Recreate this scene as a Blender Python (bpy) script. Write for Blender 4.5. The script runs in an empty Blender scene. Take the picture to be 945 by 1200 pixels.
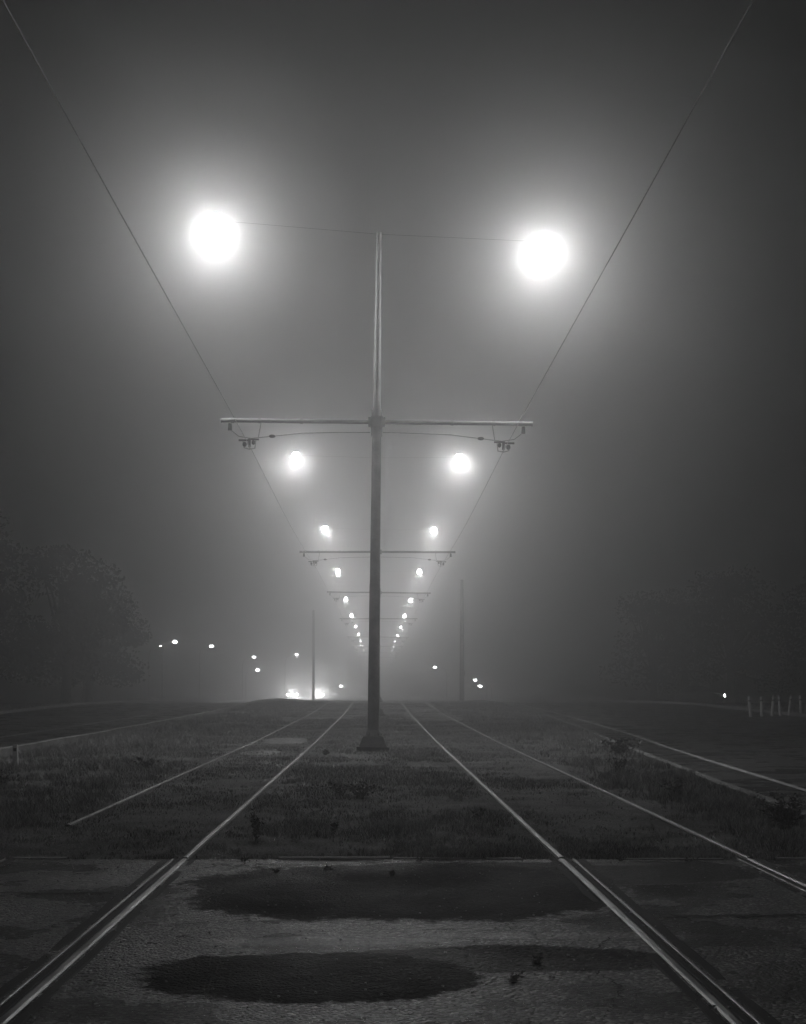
import bpy, bmesh, math, random
import numpy as np
from mathutils import Vector, Matrix
random.seed(4); rng=np.random.default_rng(4)
S=bpy.context.scene
S.view_settings.view_transform='Standard'
S.view_settings.look='None'
S.view_settings.exposure=0
S.view_settings.gamma=1

# ------------------------------------------------------------ parameters
LAMP_W=225.0
FOG=0.0138
D=26.0

PY=[-100,0,30,55,75,90,105,130,165,215,400,2000]
PZ=[0,0,0,0.12,0.38,0.34,0.15,-0.25,-0.35,-0.35,-0.6,-0.6]
def prof(y): return float(np.interp(y,PY,PZ))

# ------------------------------------------------------------ helpers
def link(o,parent=None):
    S.collection.objects.link(o)
    if parent: o.parent=parent
    return o
def empty(name,loc=(0,0,0),rot=(0,0,0)):
    e=bpy.data.objects.new(name,None); e.location=loc; e.rotation_euler=rot
    e.empty_display_size=0.2
    return link(e)
def mesh_obj(name,verts,faces,mat,parent=None,smooth=False,loc=(0,0,0)):
    m=bpy.data.meshes.new(name); m.from_pydata([tuple(v) for v in verts],[],faces); m.update()
    if smooth:
        for p in m.polygons: p.use_smooth=True
    if mat: m.materials.append(mat)
    o=bpy.data.objects.new(name,m); o.location=loc
    return link(o,parent)
class MB:
    def __init__(s): s.v=[]; s.f=[]
    def box(s,cx,cy,cz,sx,sy,sz,taper=1.0):
        b=len(s.v)
        for z,t in((-.5,1),(.5,taper)):
            for x,y in((-.5,-.5),(.5,-.5),(.5,.5),(-.5,.5)):
                s.v.append((cx+x*sx*t,cy+y*sy*t,cz+z*sz))
        for f in((0,3,2,1),(4,5,6,7),(0,1,5,4),(1,2,6,5),(2,3,7,6),(3,0,4,7)):
            s.f.append(tuple(b+i for i in f))
    def tube(s,pts,rad,n=10,cap=True):
        pts=[Vector(p) for p in pts]
        if not hasattr(rad,'__len__'): rad=[rad]*len(pts)
        b=len(s.v)
        for i,p in enumerate(pts):
            if i==0: t=pts[1]-pts[0]
            elif i==len(pts)-1: t=pts[-1]-pts[-2]
            else: t=pts[i+1]-pts[i-1]
            t.normalize()
            up=Vector((0,0,1)) if abs(t.z)<0.9 else Vector((0,1,0))
            a=t.cross(up).normalized(); c=a.cross(t).normalized()
            for k in range(n):
                an=2*math.pi*k/n
                s.v.append(tuple(p+(a*math.cos(an)+c*math.sin(an))*rad[i]))
        for i in range(len(pts)-1):
            for k in range(n):
                k2=(k+1)%n
                s.f.append((b+i*n+k,b+i*n+k2,b+(i+1)*n+k2,b+(i+1)*n+k))
        if cap:
            s.f.append(tuple(b+k for k in range(n-1,-1,-1)))
            s.f.append(tuple(b+(len(pts)-1)*n+k for k in range(n)))
    def ellipsoid(s,c,r,nu=14,nv=8,v0=0,v1=1):
        b=len(s.v)
        for j in range(nv+1):
            th=math.pi*(v0+(v1-v0)*j/nv)
            for i in range(nu):
                ph=2*math.pi*i/nu
                s.v.append((c[0]+r[0]*math.sin(th)*math.cos(ph),c[1]+r[1]*math.sin(th)*math.sin(ph),c[2]+r[2]*math.cos(th)))
        for j in range(nv):
            for i in range(nu):
                i2=(i+1)%nu
                s.f.append((b+j*nu+i,b+(j+1)*nu+i,b+(j+1)*nu+i2,b+j*nu+i2))
    def obj(s,name,mat,parent=None,smooth=False,loc=(0,0,0)):
        return mesh_obj(name,s.v,s.f,mat,parent,smooth,loc)

# ------------------------------------------------------------ materials
def newmat(name):
    m=bpy.data.materials.new(name); m.use_nodes=True
    nt=m.node_tree; b=nt.nodes['Principled BSDF']
    return m,nt,b
def G(v): return (v,v,v,1)
def simple(name,v0,v1,rough=0.6,metal=0,scale=8,bump=0.2,spec=0.5):
    m,nt,b=newmat(name); N=nt.nodes; L=nt.links
    tc=N.new('ShaderNodeTexCoord'); no=N.new('ShaderNodeTexNoise'); no.inputs['Scale'].default_value=scale; no.inputs['Detail'].default_value=8
    L.new(tc.outputs['Object'],no.inputs['Vector'])
    r=N.new('ShaderNodeValToRGB'); r.color_ramp.elements[0].position=.3; r.color_ramp.elements[1].position=.7
    r.color_ramp.elements[0].color=G(v0); r.color_ramp.elements[1].color=G(v1)
    L.new(no.outputs['Fac'],r.inputs['Fac']); L.new(r.outputs['Color'],b.inputs['Base Color'])
    mr=N.new('ShaderNodeMapRange'); mr.inputs['To Min'].default_value=rough-.1; mr.inputs['To Max'].default_value=rough+.1
    L.new(no.outputs['Fac'],mr.inputs['Value']); L.new(mr.outputs['Result'],b.inputs['Roughness'])
    b.inputs['Metallic'].default_value=metal
    b.inputs['Specular IOR Level'].default_value=spec
    if bump:
        bp=N.new('ShaderNodeBump'); bp.inputs['Strength'].default_value=bump; bp.inputs['Distance'].default_value=0.01
        n2=N.new('ShaderNodeTexNoise'); n2.inputs['Scale'].default_value=scale*6; n2.inputs['Detail'].default_value=6
        L.new(tc.outputs['Object'],n2.inputs['Vector'])
        L.new(n2.outputs['Fac'],bp.inputs['Height']); L.new(bp.outputs['Normal'],b.inputs['Normal'])
    return m
def emis(name,st,sample=False):
    m=bpy.data.materials.new(name); m.use_nodes=True; nt=m.node_tree; nt.nodes.clear()
    e=nt.nodes.new('ShaderNodeEmission'); e.inputs['Color'].default_value=G(1); e.inputs['Strength'].default_value=st
    o=nt.nodes.new('ShaderNodeOutputMaterial'); nt.links.new(e.outputs[0],o.inputs['Surface'])
    if not sample: m.cycles.emission_sampling='NONE'
    return m
M_pole=simple('galvanised_steel',.10,.22,.58,.15,5,.2,.4)
M_conc=simple('concrete',.035,.08,.85,0,5,.5,.2)
M_kerb=simple('kerb_concrete',.12,.30,.7,0,3,.6,.3)
M_rail=simple('rail_steel',.05,.26,.38,1,2.5,.3)
M_railside=simple('rail_rust',.03,.06,.7,0,12,.3)
M_groove=simple('rail_groove',.008,.02,.8,0,20,.3)
M_wire=simple('wire_copper',.35,.5,.4,.8,5,0)
M_ins=simple('insulator',.03,.08,.4,0,10,0)
M_housing=simple('lamp_housing',.2,.3,.5,.3,10,0)
M_bark=simple('bark',.05,.1,.9,0,6,.8)
M_white=simple('white_post',.6,.85,.6,0,10,.2)
M_wood=simple('timber_pole',.05,.1,.8,0,8,.5)
M_car=simple('car_paint',.08,.12,.25,.3,2,0)
M_glass=simple('car_glass',.01,.02,.1,0,2,0)
M_tyre=simple('tyre',.015,.025,.8,0,2,0)
M_lens=emis('lamp_glow',60)
M_far=emis('far_lamp_glow',60)
M_head=emis('headlight_glow',500)
M_dim=emis('side_light_glow',35)

def leafmat(name,v0,v1,rough=.5):
    m,nt,b=newmat(name); N=nt.nodes; L=nt.links
    tc=N.new('ShaderNodeTexCoord'); no=N.new('ShaderNodeTexNoise'); no.inputs['Scale'].default_value=1.3; no.inputs['Detail'].default_value=8
    L.new(tc.outputs['Object'],no.inputs['Vector'])
    g=N.new('ShaderNodeNewGeometry')
    ad=N.new('ShaderNodeMath'); ad.operation='ADD'
    ml=N.new('ShaderNodeMath'); ml.operation='MULTIPLY'; ml.inputs[1].default_value=.6
    pw=N.new('ShaderNodeMath'); pw.operation='POWER'; pw.inputs[1].default_value=2.0
    L.new(g.outputs['Random Per Island'],pw.inputs[0])
    L.new(pw.outputs[0],ml.inputs[0]); L.new(ml.outputs[0],ad.inputs[0]); L.new(no.outputs['Fac'],ad.inputs[1])
    r=N.new('ShaderNodeValToRGB'); r.color_ramp.elements[0].position=.4; r.color_ramp.elements[1].position=1.0
    r.color_ramp.elements[0].color=G(v0); r.color_ramp.elements[1].color=G(v1)
    L.new(ad.outputs[0],r.inputs['Fac']); L.new(r.outputs['Color'],b.inputs['Base Color'])
    b.inputs['Roughness'].default_value=rough
    return m
M_grass=leafmat('grass_blades',.04,.42)
M_weed=leafmat('weed_leaves',.06,.2)
M_leaf=leafmat('tree_leaves',.012,.03,.8)
M_flower=simple('weed_flowers',.4,.6,.7,0,5,0)

# soil / ground
def groundmat(name,v0,v1,sc=1.2,bump=1.0,rough=.9):
    m,nt,b=newmat(name); N=nt.nodes; L=nt.links
    tc=N.new('ShaderNodeTexCoord')
    a=N.new('ShaderNodeTexNoise'); a.inputs['Scale'].default_value=sc; a.inputs['Detail'].default_value=12; a.inputs['Roughness'].default_value=.7
    c=N.new('ShaderNodeTexNoise'); c.inputs['Scale'].default_value=40; c.inputs['Detail'].default_value=6
    L.new(tc.outputs['Object'],a.inputs['Vector']); L.new(tc.outputs['Object'],c.inputs['Vector'])
    mx=N.new('ShaderNodeMath'); mx.operation='MULTIPLY_ADD'; mx.inputs[1].default_value=.5
    L.new(c.outputs['Fac'],mx.inputs[0]); 
    h=N.new('ShaderNodeMath'); h.operation='MULTIPLY'; h.inputs[1].default_value=.6
    L.new(a.outputs['Fac'],h.inputs[0]); L.new(h.outputs[0],mx.inputs[2])
    r=N.new('ShaderNodeValToRGB'); r.color_ramp.elements[0].position=.46; r.color_ramp.elements[1].position=.66
    r.color_ramp.elements[0].color=G(v0); r.color_ramp.elements[1].color=G(v1)
    L.new(mx.outputs[0],r.inputs['Fac']); L.new(r.outputs['Color'],b.inputs['Base Color'])
    bp=N.new('ShaderNodeBump'); bp.inputs['Strength'].default_value=bump; bp.inputs['Distance'].default_value=.04
    L.new(mx.outputs[0],bp.inputs['Height']); L.new(bp.outputs['Normal'],b.inputs['Normal'])
    b.inputs['Roughness'].default_value=rough; b.inputs['Specular IOR Level'].default_value=.25
    return m
M_soil=groundmat('soil',.02,.20)
M_ground=groundmat('verge_ground',.02,.05,.4)

# asphalt
def asphalt(name,patches,base0=.035,base1=.085,rough=.5,bump=.9,pale=()):
    m,nt,b=newmat(name); N=nt.nodes; L=nt.links
    tc=N.new('ShaderNodeTexCoord'); P=tc.outputs['Object']
    def noise(sc,det=6,ro=.6):
        n=N.new('ShaderNodeTexNoise'); n.inputs['Scale'].default_value=sc; n.inputs['Detail'].default_value=det; n.inputs['Roughness'].default_value=ro
        L.new(P,n.inputs['Vector']); return n.outputs['Fac']
    def math_(op,a,bb,c=None,clamp=False):
        n=N.new('ShaderNodeMath'); n.operation=op; n.use_clamp=clamp
        for i,x in enumerate((a,bb,c)):
            if x is None: continue
            if isinstance(x,(int,float)): n.inputs[i].default_value=x
            else: L.new(x,n.inputs[i])
        return n.outputs[0]
    big=noise(.9,6); mid=noise(9,8,.7)
    vo=N.new('ShaderNodeTexVoronoi'); vo.inputs['Scale'].default_value=60; L.new(P,vo.inputs['Vector'])
    vo2=N.new('ShaderNodeTexVoronoi'); vo2.inputs['Scale'].default_value=30; L.new(P,vo2.inputs['Vector'])
    fine=noise(160,3)
    sep=N.new('ShaderNodeSeparateXYZ'); L.new(P,sep.inputs[0])
    wob=math_('MULTIPLY',math_('SUBTRACT',noise(2.2,8,.65),.5),1.3)
    wob2=math_('MULTIPLY',math_('SUBTRACT',mid,.5),1.2)
    wobs=math_('ADD',wob,wob2)
    def area(lst,soft0,soft1,wb):
        mask=None
        for (cx,cy,rx,ry,p,amt) in lst:
            dx=math_('POWER',math_('ABSOLUTE',math_('DIVIDE',math_('SUBTRACT',sep.outputs[0],cx),rx),0),p)
            dy=math_('POWER',math_('ABSOLUTE',math_('DIVIDE',math_('SUBTRACT',sep.outputs[1],cy),ry),0),p)
            d=math_('ADD',math_('ADD',dx,dy),wb)
            k=N.new('ShaderNodeMapRange'); k.inputs['From Min'].default_value=soft0; k.inputs['From Max'].default_value=soft1
            k.inputs['To Max'].default_value=amt
            L.new(d,k.inputs['Value'])
            mask=k.outputs[0] if mask is None else math_('MAXIMUM',mask,k.outputs[0])
        return mask
    mask=area(patches,1.12,.9,wobs) if patches else None
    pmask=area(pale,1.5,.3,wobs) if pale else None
    # colour
    col=math_('ADD',math_('MULTIPLY',big,.6),math_('MULTIPLY',mid,.4))
    r=N.new('ShaderNodeMapRange'); r.inputs['From Min'].default_value=.40; r.inputs['From Max'].default_value=.60
    r.inputs['To Min'].default_value=base0; r.inputs['To Max'].default_value=base1; L.new(col,r.inputs['Value'])
    stone=N.new('ShaderNodeMapRange'); stone.inputs['To Min'].default_value=.15; stone.inputs['To Max'].default_value=6.0
    sepc=N.new('ShaderNodeSeparateColor'); L.new(vo.outputs['Color'],sepc.inputs[0]); L.new(math_('POWER',sepc.outputs[0],4.0),stone.inputs['Value'])
    c=math_('MULTIPLY',r.outputs[0],stone.outputs[0])
    if mask is not None: c=math_('MULTIPLY',c,math_('SUBTRACT',1.0,mask))
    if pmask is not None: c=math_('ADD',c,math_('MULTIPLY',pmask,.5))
    cc=N.new('ShaderNodeCombineColor')
    for i in range(3): L.new(c,cc.inputs[i])
    L.new(cc.outputs[0],b.inputs['Base Color'])
    rr=N.new('ShaderNodeMapRange'); rr.inputs['From Min'].default_value=.35; rr.inputs['From Max'].default_value=.65
    rr.inputs['To Min'].default_value=rough-.13; rr.inputs['To Max'].default_value=rough+.15; L.new(big,rr.inputs['Value'])
    ro=rr.outputs[0]
    if mask is not None: ro=math_('ADD',ro,math_('MULTIPLY',mask,.3),clamp=True)
    L.new(ro,b.inputs['Roughness'])
    if mask is not None:
        L.new(math_('MULTIPLY',math_('SUBTRACT',1.0,mask),1.0),b.inputs['Specular IOR Level'])
    h=math_('ADD',math_('ADD',math_('MULTIPLY',vo.outputs['Distance'],-1.2),math_('MULTIPLY',vo2.outputs['Distance'],-.9)),math_('ADD',math_('MULTIPLY',fine,.5),math_('MULTIPLY',mid,2.0)))
    bp=N.new('ShaderNodeBump'); bp.inputs['Strength'].default_value=bump; bp.inputs['Distance'].default_value=.03
    L.new(h,bp.inputs['Height']); L.new(bp.outputs['Normal'],b.inputs['Normal'])
    return m
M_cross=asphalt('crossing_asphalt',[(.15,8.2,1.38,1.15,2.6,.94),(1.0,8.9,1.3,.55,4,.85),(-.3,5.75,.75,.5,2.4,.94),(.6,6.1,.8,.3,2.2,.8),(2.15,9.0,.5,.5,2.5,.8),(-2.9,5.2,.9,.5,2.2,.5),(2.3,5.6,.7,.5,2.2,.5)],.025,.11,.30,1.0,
   pale=[(-.25,6.50,.60,.12,2.0,1.0),(.9,6.66,.9,.08,2.0,.35),(1.75,9.35,.3,.1,2,.5),(-.6,9.42,.7,.08,2,.4),(-1.9,8.6,.35,.3,2,.2)])  # first pale streak: highlight between the dark patches, painted into the colour
M_road=asphalt('road_asphalt',[],.03,.06,.30,.25)
M_slab=simple('worn_concrete',.1,.25,.7,0,3,.6)

# ------------------------------------------------------------ world
w=bpy.data.worlds.new('World'); S.world=w; w.use_nodes=True
nt=w.node_tree; bg=nt.nodes['Background']
sky=nt.nodes.new('ShaderNodeTexSky'); sky.sky_type='NISHITA'; sky.sun_disc=False
sky.sun_elevation=math.radians(2); sky.sun_rotation=math.radians(180)
bw=nt.nodes.new('ShaderNodeRGBToBW'); nt.links.new(sky.outputs[0],bw.inputs[0]); nt.links.new(bw.outputs[0],bg.inputs['Color'])
bg.inputs['Strength'].default_value=0.0003

# ------------------------------------------------------------ ground sheets
ys=list(np.arange(-60,0,10))+list(np.arange(0,140,2.5))+[140,150,165,190,215,260,320,400,600,1000,2000]
def sheet(name,xl,xr,mat,dz,y0,y1,nx=1):
    yy=[y0]+[y for y in ys if y0<y<y1]+[y1]
    v=[];f=[]
    for y in yy:
        a=xl(y) if callable(xl) else xl; b=xr(y) if callable(xr) else xr
        for i in range(nx+1): v.append((a+(b-a)*i/nx,y,prof(y)+dz))
    for j in range(len(yy)-1):
        for i in range(nx):
            a=j*(nx+1)+i; f.append((a,a+1,a+nx+2,a+nx+1))
    return mesh_obj(name,v,f,mat)
def kerb_r(y): return float(np.interp(y,[0,9.6,12.6,18,25,37,55,120],[3.95,4.0,4.2,4.55,5.05,6.0,7.0,7.3]))
XL=-7.0; EDGE=9.6
sheet('ground',-1200,1200,M_ground,-.16,-60,2000)
sheet('median',XL,kerb_r,M_soil,0,EDGE,900)
sheet('road',-17.5,XL,M_road,-.14,EDGE,900)
sheet('road',kerb_r,lambda y:kerb_r(y)+11.5,M_road,-.14,EDGE,900)
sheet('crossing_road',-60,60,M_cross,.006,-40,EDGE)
M_paint=simple('worn_paint',.2,.6,.6,0,5,.1)
sheet('edge_line',lambda y:kerb_r(y)+1.35,lambda y:kerb_r(y)+1.47,M_paint,-.136,EDGE+.2,300)
sheet('edge_line',-10.6,-10.45,M_paint,-.136,EDGE+.2,300)

def strip(name,fx,w_,top,bot,mat,y0,y1,step=1.5,jitter=0):
    yy=list(np.arange(y0,min(y1,140),step))+[y for y in ys if y>140 and y<y1]+[y1]
    v=[];f=[]
    for y in yy:
        x=fx(y)+random.uniform(-jitter,jitter); z=prof(y); jz=random.uniform(-jitter,jitter)
        v+=[(x-w_/2,y,z+bot),(x-w_/2,y,z+top-.02*min(1,w_*5)+jz),(x-w_/2+min(.02,w_/4),y,z+top+jz),(x+w_/2-min(.02,w_/4),y,z+top+jz),(x+w_/2,y,z+top-.02*min(1,w_*5)+jz),(x+w_/2,y,z+bot)]
    n=6
    for j in range(len(yy)-1):
        for i in range(5):
            a=j*n+i; f.append((a,a+1,a+n+1,a+n))
    f.append((0,5,4,3,2,1)); e=(len(yy)-1)*n; f.append((e,e+1,e+2,e+3,e+4,e+5))
    return mesh_obj(name,v,f,mat)
strip('kerb',lambda y:XL,.13,.17,-.15,M_kerb,14.0,250,2,.008)
strip('kerb',lambda y:kerb_r(y)+.08,.13,.04,-.15,M_kerb,EDGE+1.2,250,1.5,.006)
strip('kerb',lambda y:-17.6,.16,.0,-.15,M_kerb,EDGE,250,3,.006)
strip('kerb',lambda y:kerb_r(y)+11.6,.16,.0,-.15,M_kerb,EDGE,250,3,.006)

# concrete apron edge of the crossing, in broken lengths
rails=[-2.885,-1.45,1.38,2.79]
mb=MB()
x=-3.9
while x<3.95:
    l=random.uniform(.2,.9)
    ok=[r for r in rails if x-.12<r<x+l+.12]
    if not ok and random.random()<.8: mb.box(x+l/2,EDGE+random.uniform(-.01,.04),.0,l-.03,.05+random.uniform(0,.04),.026+random.uniform(0,.012))
    x+=l
mb.obj('crossing_edge',M_slab)

# ------------------------------------------------------------ rails
for i,(x0,sgn) in enumerate(zip(rails,(1,-1,1,-1))):
    e=empty('tram_rail')
    ys0=11.9 if i==0 else EDGE+.005
    o=strip('head',lambda y:x0,.044,.022,-.05,M_rail,ys0,260,1.5,.002); o.parent=e
    o=strip('side',lambda y:x0,.066,.014,-.05,M_railside,ys0,260,1.5,.002); o.parent=e
    o=strip('running_surface',lambda y:x0,.050,.014,-.02,M_rail,-20,EDGE,3); o.parent=e
    o=strip('flange_groove',lambda y:x0+sgn*.050,.048,.0095,-.02,M_groove,-20,EDGE,3); o.parent=e
    o=strip('guard_lip',lambda y:x0+sgn*.086,.020,.013,-.02,M_rail,-20,EDGE,3); o.parent=e
    o=strip('seal_inner',lambda y:x0+sgn*.14,.085,.0085,-.02,M_groove,-20,EDGE,.35,.004); o.parent=e
    o=strip('seal_outer',lambda y:x0-sgn*.065,.07,.0085,-.02,M_groove,-20,EDGE,.35,.004); o.parent=e

def tarline(pts,wd):
    v=[];f=[]
    P=[]
    for (a,b) in zip(pts[:-1],pts[1:]):
        n=24
        for i in range(n): P.append((a[0]+(b[0]-a[0])*i/n,a[1]+(b[1]-a[1])*i/n))
    P.append(pts[-1])
    for i,(x,y) in enumerate(P):
        j=random.uniform(-.02,.02); ww=wd*random.uniform(.3,1.3)
        dx=P[min(i+1,len(P)-1)][0]-P[max(i-1,0)][0]; dy=P[min(i+1,len(P)-1)][1]-P[max(i-1,0)][1]
        l=math.hypot(dx,dy); nx,ny=-dy/l,dx/l
        v+=[(x+nx*(ww+j),y+ny*(ww+j),.0102),(x-nx*(ww-j),y-ny*(ww-j),.0102)]
    for i in range(len(P)-1): f.append((2*i,2*i+1,2*i+3,2*i+2))
    return v,f
V=[];F=[]
for pts,wd in (([(-4.2,7.95),(-1.66,8.05)],.03),([(1.60,7.2),(2.60,7.25)],.03),([(3.0,7.2),(4.5,7.3)],.03),([(-1.25,6.95),(-.3,7.1),(1.2,7.05)],.008),([(-4.5,6.3),(-3.1,6.4)],.01),([(-1.2,7.6),(-.9,8.1),(-1.1,8.8),(-.95,9.5)],.006),([(.9,5.0),(1.05,5.5),(.95,6.0),(1.2,6.6)],.005)):
    v,f=tarline(pts,wd); b=len(V); V+=v; F+=[tuple(i+b for i in q) for q in f]
mesh_obj('tar_joints',V,F,M_groove)

V=[];F=[]
for (cx,cy,sx,sy) in ((-2.2,30.5,1.15,3.4),(-2.3,25.0,.8,1.6),(2.1,60,1.1,5)):
    b=len(V); 
    for i in range(28):
        a=2*math.pi*i/28; r=random.uniform(.78,1.05)
        ca,sa=math.cos(a),math.sin(a)
        px=cx+sx/2*r*(abs(ca)**.6)*(1 if ca>0 else -1); py=cy+sy/2*r*(abs(sa)**.6)*(1 if sa>0 else -1)
        V.append((px,py,prof(py)+.012))
    F.append(tuple(range(b,b+28)))
mesh_obj('track_slab',V,F,M_slab)

# ------------------------------------------------------------ grass
_tab=rng.uniform(0,1,(256,256))
def vn(x,y,s,o=0):
    x=x*s+o*17.3+100; y=y*s+o*9.1+100
    xi=np.floor(x).astype(int); yi=np.floor(y).astype(int); fx=x-xi; fy=y-yi
    fx=fx*fx*(3-2*fx); fy=fy*fy*(3-2*fy)
    t=lambda a,b:_tab[a%256,b%256]
    return (t(xi,yi)*(1-fx)+t(xi+1,yi)*fx)*(1-fy)+(t(xi,yi+1)*(1-fx)+t(xi+1,yi+1)*fx)*fy
def grass(name,n,xr,yr,hfun,dens,mat,wd=.006,yp=1.0):
    x=rng.uniform(xr[0],xr[1],n); u=rng.uniform(0,1,n); y=yr[0]+(yr[1]-yr[0])*u**yp
    d=.45*vn(x,y,.7,1)+.3*vn(x,y,2.3,2)+.35*vn(x,y,7,3)+.35*vn(x,y,19,4)
    d=np.clip((d-.62)*3.2,0,1.3)
    keep=rng.uniform(0,1,n)<np.clip(d,0.03,1)*dens(x,y)
    for i,r in enumerate(rails): 
        dd=np.abs(x-r); vis=(y>11.9) if i==0 else (y>0)
        keep&=~((dd<.055)&vis)
        keep&=~((dd<.13)&vis&(rng.uniform(0,1,n)<.5))
    keep&=~((np.abs(x+.1)<.36)&(np.abs(y-D)<.36))
    x=x[keep];y=y[keep];d=d[keep];n=len(x)
    h=hfun(x,y)*rng.uniform(.4,1.35,n)*(.5+.85*d)
    ang=rng.uniform(0,2*np.pi,n); lean=rng.uniform(.1,1.2,n)*h; la=rng.uniform(0,2*np.pi,n)
    wv=wd*rng.uniform(.6,1.5,n)*(1+y/30)
    z=np.interp(y,PY,PZ)
    dx=np.cos(ang)*wv;dy=np.sin(ang)*wv
    lx=np.cos(la)*lean;ly=np.sin(la)*lean
    co=np.zeros((n,5,3))
    co[:,0]=np.stack([x-dx,y-dy,z-.005],1); co[:,1]=np.stack([x+dx,y+dy,z-.005],1)
    co[:,2]=np.stack([x+dx*.7+lx*.35,y+dy*.7+ly*.35,z+h*.6],1); co[:,3]=np.stack([x-dx*.7+lx*.35,y-dy*.7+ly*.35,z+h*.6],1)
    co[:,4]=np.stack([x+lx,y+ly,z+h],1)
    me=bpy.data.meshes.new(name); me.vertices.add(n*5); me.vertices.foreach_set('co',co.ravel())
    base=(np.arange(n)*5)[:,None]
    idx=np.concatenate([base+np.array([0,1,2,3]),base+np.array([3,2,4])],1).ravel()
    me.loops.add(n*7); me.loops.foreach_set('vertex_index',idx.astype(np.int32))
    st=np.stack([np.arange(n)*7,np.arange(n)*7+4],1).ravel()
    me.polygons.add(n*2); me.polygons.foreach_set('loop_start',st.astype(np.int32))
    me.update(calc_edges=True); me.validate()
    me.materials.append(mat)
    o=bpy.data.objects.new(name,me); link(o); return o
def hf(x,y):
    h=.030+.0*x
    h=np.where(x<-3.2,.065,h); h=np.where(x>3.1,.075,h); h=np.where(np.abs(x)<1.1,.040,h)
    h=np.where(x<-5.5,.09,h)
    return h
def dens(x,y):
    kr=np.interp(y,[0,9.6,12.6,18,25,37,55,120],[3.95,4.0,4.2,4.55,5.05,6.0,7.0,7.3])
    ok=(x<kr-.02)&(x>XL+.08)&~((np.abs(x+2.2)<.45)&(np.abs(y-30.5)<1.5))
    slab=np.where((np.abs(np.abs(x)-2.15)<.65),.8,1.)
    return np.where(ok,slab,0)
grass('grass',950000,(-7,7),(EDGE+.04,75),hf,dens,M_grass,.0021,1.9)
grass('verge_grass',50000,(-30,-17.7),(20,70),lambda x,y:.15+0*x,lambda x,y:1+0*x,M_grass,.008,1.4).location=(0,0,-.15)
grass('verge_grass',50000,(17.2,30),(20,70),lambda x,y:.15+0*x,lambda x,y:(x>np.interp(y,[9.6,18,37,55],[15.8,16.3,17.8,18.8])).astype(float),M_grass,.008,1.4).location=(0,0,-.15)

# ------------------------------------------------------------ weeds
def weed(x,y,w_,h_,n,flowers=0,lsz=.035):
    mb=MB()
    ns=max(5,n//18)
    stems=[]
    for i in range(ns):
        a=random.uniform(0,2*math.pi); r=random.uniform(.1,1)*w_/2; hh=h_*random.uniform(.5,1)
        p0=Vector((0,0,-.02)); p1=Vector((math.cos(a)*r*.45,math.sin(a)*r*.45,hh*.6)); p2=Vector((math.cos(a)*r,math.sin(a)*r,hh))
        stems.append((p0,p1,p2)); mb.tube([p0,p1,p2],[.004,.003,.0015],4)
    lf=MB()
    for i in range(n):
        p0,p1,p2=random.choice(stems); t=random.uniform(.15,1)
        p=p0.lerp(p1,t*2) if t<.5 else p1.lerp(p2,(t-.5)*2)
        d=Vector((random.gauss(0,1),random.gauss(0,1),random.gauss(.3,.6))).normalized(); s=lsz*random.uniform(.6,1.5)
        sd=d.cross(Vector((random.random(),random.random(),random.random()))).normalized()*s*.28
        b=len(lf.v); lf.v+=[tuple(p),tuple(p+d*s*.5+sd),tuple(p+d*s),tuple(p+d*s*.5-sd)]; lf.f.append((b,b+1,b+2,b+3))
    e=empty('weed_plant',(x,y,prof(y)))
    mb.obj('stems',M_weed,e); lf.obj('leaves',M_weed,e)
    if flowers:
        fb=MB()
        for i in range(flowers):
            p=random.choice(stems)[2]+Vector((random.gauss(0,.02),random.gauss(0,.02),random.gauss(0,.015)))
            fb.ellipsoid(p,(.008,.008,.006),6,4)
        fb.obj('flowers',M_flower,e)
weed(-.2,15,.75,.20,420)
weed(-.45,15.4,.5,.18,200)
weed(-1.03,10.8,.22,.28,160,0,.032)
weed(4.6,24.4,.9,.35,500,0,.06)
weed(3.7,11.6,.7,.36,500,50,.03)
weed(3.95,12.3,.5,.3,300,20,.03)
weed(3.5,15,.5,.25,260)
weed(1.0,12.6,.2,.1,80); weed(-5.0,17,.5,.2,200); weed(-.4,11.4,.25,.09,80)
weed(3.6,19,.5,.28,260); weed(-1.0,24.5,.4,.10,160,0,.04); weed(-3.6,20,.5,.22,200,0,.05)
for (x,y) in ((.1,8.8),(-.7,8.95),(-.35,9.1),(.75,6.0),(.6,5.65),(-1.0,9.5),(1.8,9.5),(.3,9.5),(-3.2,9.5),(2.3,9.5)):
    weed(x,y,.14,.035,45,0,.018)

st=MB()
for i in range(1400):
    x=random.uniform(-3.6,3.6); y=4+random.random()**1.2*5.6
    s=random.uniform(.003,.009); 
    st.ellipsoid((x,y,.009+s*.3),(s,s*random.uniform(.6,1.2),s*.6),5,3)
st.obj('loose_gravel',simple('gravel',.06,.35,.4,0,30,.2))

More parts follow.
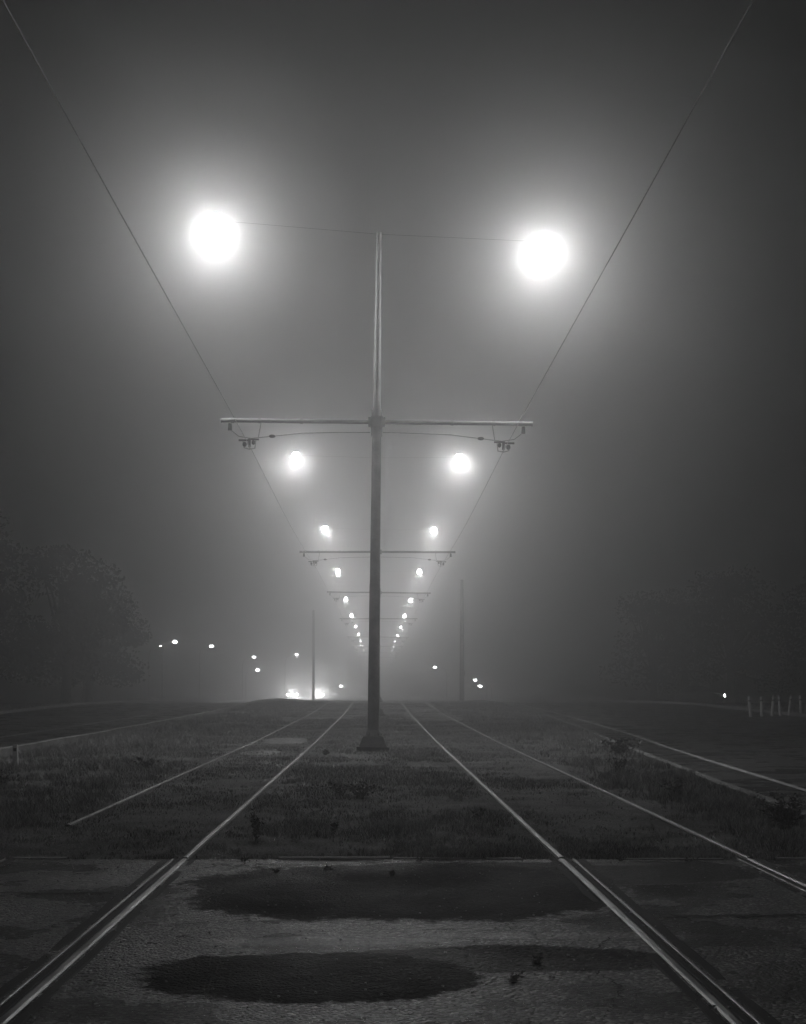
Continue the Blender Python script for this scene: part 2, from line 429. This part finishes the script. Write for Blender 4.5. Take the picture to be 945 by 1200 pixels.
# ------------------------------------------------------------ tram poles with double lamps
lamps=[]
def tram_pole(x,y,tilt,lamp_dz=0.0,k=1):
    z=prof(y)
    e=empty('tram_pole',(x,y,z),(0,tilt,0))
    n=18
    mb=MB(); mb.box(0,0,.02,.66,.66,.14); mb.box(0,0,.19,.56,.56,.20,.72); mb.obj('footing',M_conc,e)
    mb=MB(); mb.tube([(0,0,.27),(0,0,.31)],.2,16); mb.tube([(0,0,.31),(0,0,.42)],[.16,.125],16)
    for a in range(4):
        an=math.pi/4+a*math.pi/2; mb.tube([(math.cos(an)*.155,math.sin(an)*.155,.31),(math.cos(an)*.155,math.sin(an)*.155,.36)],.018,6)
    mb.obj('base_flange',M_pole,e)
    mb=MB(); mb.tube([(0,0,.30),(0,0,1.5),(0,0,3.38),(0,0,3.41),(0,0,5),(0,0,6.5),(0,0,6.9),(0,0,7.0),(0,0,8.7),(0,0,8.72),(0,0,10.5)],[.117,.113,.108,.104,.097,.09,.088,.076,.069,.064,.055],n,False)
    mb.obj('shaft',M_pole,e,True)
    mb=MB(); mb.tube([(0,0,6.40),(0,0,6.92)],.112,n); mb.box(0,-.02,6.68,.24,.2,.2)
    for sx in(-1,1):
        mb.box(sx*.145,0,6.68,.05,.17,.17); 
        mb.tube([(sx*.09,-.13,6.5),(sx*.09,-.13,6.86)],.014,6)
    mb.obj('clamp',M_pole,e)
    mb=MB()
    for sx in(-1,1):
        mb.tube([(sx*.17,0,6.68),(sx*3.15,0,6.68)],.042,12)
        mb.tube([(sx*3.15,0,6.68),(sx*3.165,0,6.68)],.05,12)
        for xx in (1.5,2.35,2.9): mb.tube([(sx*xx,0,6.68),(sx*(xx+.06),0,6.68)],.050,10)
    mb.obj('cross_arm',M_pole,e)
    mb=MB(); ib=MB()
    for sx in(-1,1):
        mb.tube([(sx*3.0,0,6.63),(sx*2.98,0,6.5),(sx*2.8,0,6.36),(sx*2.55,0,6.32),(sx*2.1,0,6.37),(sx*1.5,0,6.44),(sx*.8,0,6.46),(sx*.13,0,6.47)],.009,6)
        mb.tube([(sx*2.35,0,6.64),(sx*2.4,0,6.35)],.010,5)
        ib.tube([(sx*2.98,0,6.62),(sx*2.98,0,6.48)],[.035,.045],8)
        ib.ellipsoid((sx*2.12,0,6.37),(.07,.035,.035),8,5)
        ib.box(sx*2.58,0,6.22,.05,.07,.14); ib.box(sx*2.7,.0,6.28,.2,.05,.03); ib.box(sx*2.5,.0,6.3,.22,.05,.025)
        ib.ellipsoid((sx*2.5,0,6.24),(.04,.04,.05),8,5); ib.ellipsoid((sx*2.68,0,6.2),(.045,.045,.055),8,5)
        mb.tube([(sx*2.45,0,6.3),(sx*2.47,0,6.12),(sx*2.58,0,6.1),(sx*2.69,0,6.13),(sx*2.72,0,6.3)],.012,6)
        mb.tube([(sx*2.58,-.35,6.17),(sx*2.58,0,6.12),(sx*2.58,.35,6.17)],.012,6)
    mb.obj('span_wire',M_wire,e); ib.obj('insulators',M_ins,e)
    mb=MB()
    mb.tube([(-3.15,0,10.56+lamp_dz),(0,0,10.50)],.0025,6); mb.tube([(0,0,10.50),(3.15,0,10.56-lamp_dz)],.0025,6)
    mb.tube([(0,0,10.40),(0,0,10.52)],.060,10)
    mb.obj('lamp_bracket',M_pole,e)
    hb=MB(); lb=MB()
    for sx in(-1,1):
        zz=10.46-sx*lamp_dz
        hb.ellipsoid((sx*3.32,0,zz+.13),(.15,.12,.09),16,6,0,.5)
        lb.ellipsoid((sx*3.32,0,zz),(.19,.17,.16),18,10)
        lamps.append((e,(sx*3.32,0,zz),k,sx))
    hb.obj('lamp_housing',M_housing,e,True); lb.obj('lamp_lens',M_lens,e,True)
    return e
NP=12
for k in range(1,NP+1):
    y=D*k*(1+.012*max(0,k-4))
    tram_pole(-.1 if k==1 else random.uniform(-.06,.06),y,math.radians(.66 if k==1 else random.uniform(.0,.7)),.17 if k==1 else random.uniform(0,.06),k)
# unseen pole behind the camera, added so its lamps light the foreground
tram_pole(0,-14,0,0,0)
# luminaire photometry: semi cut-off road lantern, most light thrown down and out, little above the horizontal
def lum_nodes(l,sx):
    l.use_nodes=True; nt=l.node_tree; N=nt.nodes; L=nt.links
    em=[n for n in N if n.type=='EMISSION'][0]
    tc=N.new('ShaderNodeTexCoord'); sp=N.new('ShaderNodeSeparateXYZ'); L.new(tc.outputs['Normal'],sp.inputs[0])
    def mth(op,a,b,clamp=False):
        n=N.new('ShaderNodeMath'); n.operation=op; n.use_clamp=clamp
        for i,x in enumerate((a,b)):
            if isinstance(x,(int,float)): n.inputs[i].default_value=x
            else: L.new(x,n.inputs[i])
        return n.outputs[0]
    down=mth('MULTIPLY',sp.outputs[2],-1.0,True)
    up=mth('MULTIPLY',sp.outputs[2],1.0,True)
    out=mth('MULTIPLY',sp.outputs[0],float(sx),True)
    cut=N.new('ShaderNodeMapRange'); cut.interpolation_type='SMOOTHSTEP'
    cut.inputs['From Min'].default_value=.10; cut.inputs['From Max'].default_value=.36; cut.inputs['To Max'].default_value=.70
    L.new(down,cut.inputs['Value'])
    s=mth('ADD',mth('ADD',.21,mth('MULTIPLY',mth('POWER',down,3.0),12.0)),mth('MULTIPLY',out,1.2))
    s=mth('ADD',s,cut.outputs[0])
    s=mth('MULTIPLY',s,mth('SUBTRACT',1.0,mth('MULTIPLY',mth('POWER',up,.6),.5)))
    L.new(s,em.inputs['Strength'])
for e,p,k,sx in lamps:
    l=bpy.data.lights.new('lamp_light','POINT'); l.energy=LAMP_W; l.shadow_soft_size=.24
    l.use_soft_falloff=False
    lum_nodes(l,sx)
    o=bpy.data.objects.new('lamp_light',l); o.location=p; link(o,e)

# overhead contact wires
pys=[-26]+[D*k*(1+.012*max(0,k-4)) for k in range(1,NP+1)]
for sx in(-1,1):
    mb=MB(); pts=[]
    for a,b in zip(pys[:-1],pys[1:]):
        for i in range(12):
            t=i/12; y=a+(b-a)*t; xa=2.58
            base=(prof(a) if a>0 else 0)*(1-t)+prof(b)*t
            pts.append((sx*(xa+.02*math.sin(y*.2)),y,6.11+base-.10*4*t*(1-t)*.6))
    mb.tube(pts,.0065,6); mb.obj('overhead_wire',M_wire)

# ------------------------------------------------------------ other poles
def utility_pole(x,y,h):
    e=empty('utility_pole',(x,y,prof(y)))
    mb=MB(); mb.tube([(0,0,-.3),(0,0,h*.5),(0,0,h)],[.19,.16,.12],10); mb.tube([(0,0,h),(0,0,h+.06)],[.15,.05],10)
    mb.obj('shaft',M_wood,e,True)
    mb=MB(); mb.tube([(0,0,h-.8),(0,0,h-.72)],.16,10); mb.box(.16,0,2.2,.12,.2,.4); mb.obj('bands',M_pole,e)
utility_pole(6.7,102,9.6)
utility_pole(-7.35,146,10.3)

def street_lamp(x,y,h,sx,hs=.2):
    e=empty('street_lamp',(x,y,prof(y)-.15))
    mb=MB(); mb.tube([(0,0,0),(0,0,h*.8),(sx*.3,0,h*.95),(sx*1.5,0,h)],[.1,.07,.05,.04],8); mb.obj('column',M_pole,e,True)
    mb=MB(); mb.ellipsoid((sx*1.8,0,h+hs*.5),(.35,.16,.1),12,5,0,.5); mb.obj('housing',M_housing,e,True)
    mb=MB(); mb.ellipsoid((sx*1.8,0,h-.01),(hs,hs*.8,hs*.8),12,8); mb.obj('lens',M_far,e,True)
def px(xp,yp,d): return ((xp-443)/1500*d, 1.3+(805-yp)/1500*d)
for (xp,yp,d,sx,s) in ((205,752,180,1,.32),(248,757,190,1,.3),(298,770,195,1,.28),(348,767,195,1,.24),(302,785,195,1,.32),(510,782,195,-1,.24),(557,797,195,-1,.26),(563,804,200,-1,.3),(400,804,200,1,.26),(188,757,200,1,.15)):
    X,Z=px(xp,yp,d); street_lamp(X-sx*1.8,d,Z-prof(d)+.15,sx,s)

# ------------------------------------------------------------ cars
def car(x,y,rz,headmat,light=0,name='car'):
    e=empty(name,(x,y,prof(y)-.14),(0,0,rz))
    prof_=[(-2.2,.35,.62,.78),(-2.1,.25,.72,.86),(-1.2,.22,.92,.9),(-.75,.22,.98,.9),(0,.22,1.0,.9),(1.2,.22,1.02,.9),(1.9,.25,1.0,.88),(2.2,.35,.85,.8)]
    v=[];f=[];n=8
    for (yy,z0,z1,hw) in prof_:
        v+=[(-hw*.9,yy,z0),(-hw,yy,z0+.12),(-hw,yy,(z0+z1)/2+.05),(-hw*.88,yy,z1),(hw*.88,yy,z1),(hw,yy,(z0+z1)/2+.05),(hw,yy,z0+.12),(hw*.9,yy,z0)]
    for j in range(len(prof_)-1):
        for i in range(n):
            i2=(i+1)%n; f.append((j*n+i,j*n+i2,(j+1)*n+i2,(j+1)*n+i))
    f.append(tuple(range(n-1,-1,-1))); f.append(tuple((len(prof_)-1)*n+i for i in range(n)))
    mesh_obj('body',v,f,M_car,e,True)
    v=[];f=[]
    for (yy,z,hw) in ((-.95,.93,.78),(-.25,1.42,.62),(.9,1.44,.62),(1.75,.98,.76)):
        v+=[(-hw,yy,z),(hw,yy,z)]
    v+=[(-.8,-.25,.95),(.8,-.25,.95),(-.8,.9,.95),(.8,.9,.95)]
    f=[(0,1,3,2),(4,5,7,6),(0,2,8),(1,9,3),(2,4,10,8),(3,9,11,5),(4,6,10),(5,11,7)]
    mesh_obj('windows',v,f,M_glass,e)
    mesh_obj('roof',[(-.62,-.25,1.43),(.62,-.25,1.43),(.62,.9,1.45),(-.62,.9,1.45),(-.5,0,1.48),(.5,0,1.48),(.5,.7,1.49),(-.5,.7,1.49)],[(4,5,6,7),(0,1,5,4),(1,2,6,5),(2,3,7,6),(3,0,4,7)],M_car,e)
    mb=MB()
    for sx in(-1,1):
        for yy in(-1.4,1.35): mb.tube([(sx*.74,yy,.32),(sx*.93,yy,.32)],.32,18)
    mb.obj('wheels',M_tyre,e)
    if headmat:
        mb=MB()
        for sx in(-1,1): mb.ellipsoid((sx*.62,-2.16,.64),(.16,.06,.10),10,6)
        mb.obj('headlights',headmat,e)
        if light:
            l=bpy.data.lights.new('beam','SPOT'); l.energy=light; l.spot_size=math.radians(100); l.spot_blend=.9; l.shadow_soft_size=.08
            o=bpy.data.objects.new('beam',l); o.location=(0,-2.4,.7); o.rotation_euler=(math.radians(92),0,math.radians(180)); link(o,e)
    return e
car(-8.5,182,math.radians(3),M_head,4500)
car(-12.4,186,math.radians(4),M_head,4000)
pc=car(28.3,112,math.radians(62),None,0,'parked_car')
mb=MB(); mb.ellipsoid((-.62,-2.18,.66),(.22,.06,.17),10,6); mb.obj('side_light',M_dim,pc)

# ------------------------------------------------------------ bollards
for i,xp in enumerate((880,893,905,915,925,939)):
    d=56+i*.4; X=(xp-443)/1500*d
    e=empty('bollard',(X,d,prof(d)-.15),(math.radians(random.uniform(-3,3)),math.radians(random.uniform(-5,7)),0))
    mb=MB(); mb.tube([(0,0,-.1),(0,0,.85),(0,0,.9)],[.065,.06,.035],10); mb.obj('post',M_white,e)
    mb=MB(); mb.tube([(0,0,.68),(0,0,.74)],.066,10); mb.obj('band',M_ins,e)
e=empty('marker_post',(-5.95,21,0)); mb=MB(); mb.box(0,0,.17,.09,.05,.36,.85); mb.obj('post',M_white,e); mb=MB(); mb.box(0,-.03,.27,.05,.012,.05); mb.obj('reflector',M_ins,e)

# ------------------------------------------------------------ trees
def tree(x,y,h,cr,seed,nl=5200):
    R=random.Random(seed)
    e=empty('tree',(x,y,prof(y)-.16))
    mb=MB()
    th=h*.30
    mb.tube([(0,0,-.2),(.05*h*.2,0,th*.5),(R.uniform(-.3,.3),R.uniform(-.3,.3),th),(R.uniform(-.5,.5),R.uniform(-.5,.5),h*.75)],[h*.032,h*.026,h*.02,h*.006],9)
    cl=[]
    for i in range(34):
        a=R.uniform(0,2*math.pi); el=R.uniform(-.35,1.35); rr=R.uniform(.45,1)*cr
        c=Vector((math.cos(a)*math.cos(el*.9)*rr,math.sin(a)*math.cos(el*.9)*rr,h*.32+ (h*.62)*math.sin(el)*R.uniform(.55,1)))
        s=Vector((0,0,th*R.uniform(.7,1.3))); m=s.lerp(c,.5)+Vector((0,0,-.2))
        mb.tube([s,m,c],[h*.011,h*.007,h*.002],5)
        cl.append((c,cr*R.uniform(.2,.42)))
    mb.obj('trunk',M_bark,e,True)
    npx=nl
    r2=np.random.default_rng(seed)
    idx=r2.integers(0,len(cl),npx)
    C=np.array([list(c[0]) for c in cl])[idx]; Rr=np.array([c[1] for c in cl])[idx]
    d=r2.normal(size=(npx,3)); d/=np.linalg.norm(d,axis=1)[:,None]
    P=C+d*(Rr*r2.uniform(.3,1.1,npx)**.6)[:,None]*np.array([1.1,1.1,.75])
    a=r2.normal(size=(npx,3)); a/=np.linalg.norm(a,axis=1)[:,None]; b=np.cross(a,r2.normal(size=(npx,3))); b/=np.linalg.norm(b,axis=1)[:,None]
    s=r2.uniform(.12,.26,npx)[:,None]
    co=np.stack([P-a*s,P+b*s*.5,P+a*s,P-b*s*.5],1).reshape(-1,3)
    m=bpy.data.meshes.new('foliage'); m.from_pydata(co.tolist(),[],[(4*i,4*i+1,4*i+2,4*i+3) for i in range(npx)]); m.materials.append(M_leaf)
    link(bpy.data.objects.new('foliage',m),e)
tree(-28,84,14.5,5.4,1,10000)
tree(-22.5,92,12.5,4.2,2,7500)
tree(-33,100,15,5.5,3,6000)
tree(-26,115,13,4.8,9,5000)
tree(38,105,15,5.6,4,7000)
tree(33,120,14,5,5,5500)
tree(29,135,13,4.8,6,5000)
tree(-32,140,14,5,11,5000)
tree(36,150,14,5,12,5000)

# ------------------------------------------------------------ fog (droplet phase function: broad lobe + narrow forward lobe)
fm=bpy.data.materials.new('fog'); fm.use_nodes=True; nt=fm.node_tree; nt.nodes.clear()
v1=nt.nodes.new('ShaderNodeVolumeScatter'); v1.inputs['Color'].default_value=G(.95); v1.inputs['Density'].default_value=FOG*.5; v1.inputs['Anisotropy'].default_value=.74
v2=nt.nodes.new('ShaderNodeVolumeScatter'); v2.inputs['Color'].default_value=G(.95); v2.inputs['Density'].default_value=FOG*.5; v2.inputs['Anisotropy'].default_value=.89
ad=nt.nodes.new('ShaderNodeAddShader'); nt.links.new(v1.outputs[0],ad.inputs[0]); nt.links.new(v2.outputs[0],ad.inputs[1])
oo=nt.nodes.new('ShaderNodeOutputMaterial'); nt.links.new(ad.outputs[0],oo.inputs['Volume'])
mb=MB(); mb.box(0,230,22,460,600,60); mb.obj('fog',fm)

# ------------------------------------------------------------ camera
cam=bpy.data.cameras.new('camera'); co=bpy.data.objects.new('camera',cam); link(co)
co.location=(0,0,1.3); co.rotation_euler=(math.radians(90),0,0)
cam.sensor_fit='HORIZONTAL'; cam.sensor_width=36; cam.lens=1500/945*36
cam.shift_x=29.5/945; cam.shift_y=205/945
cam.clip_end=5000; cam.clip_start=.05
S.camera=co
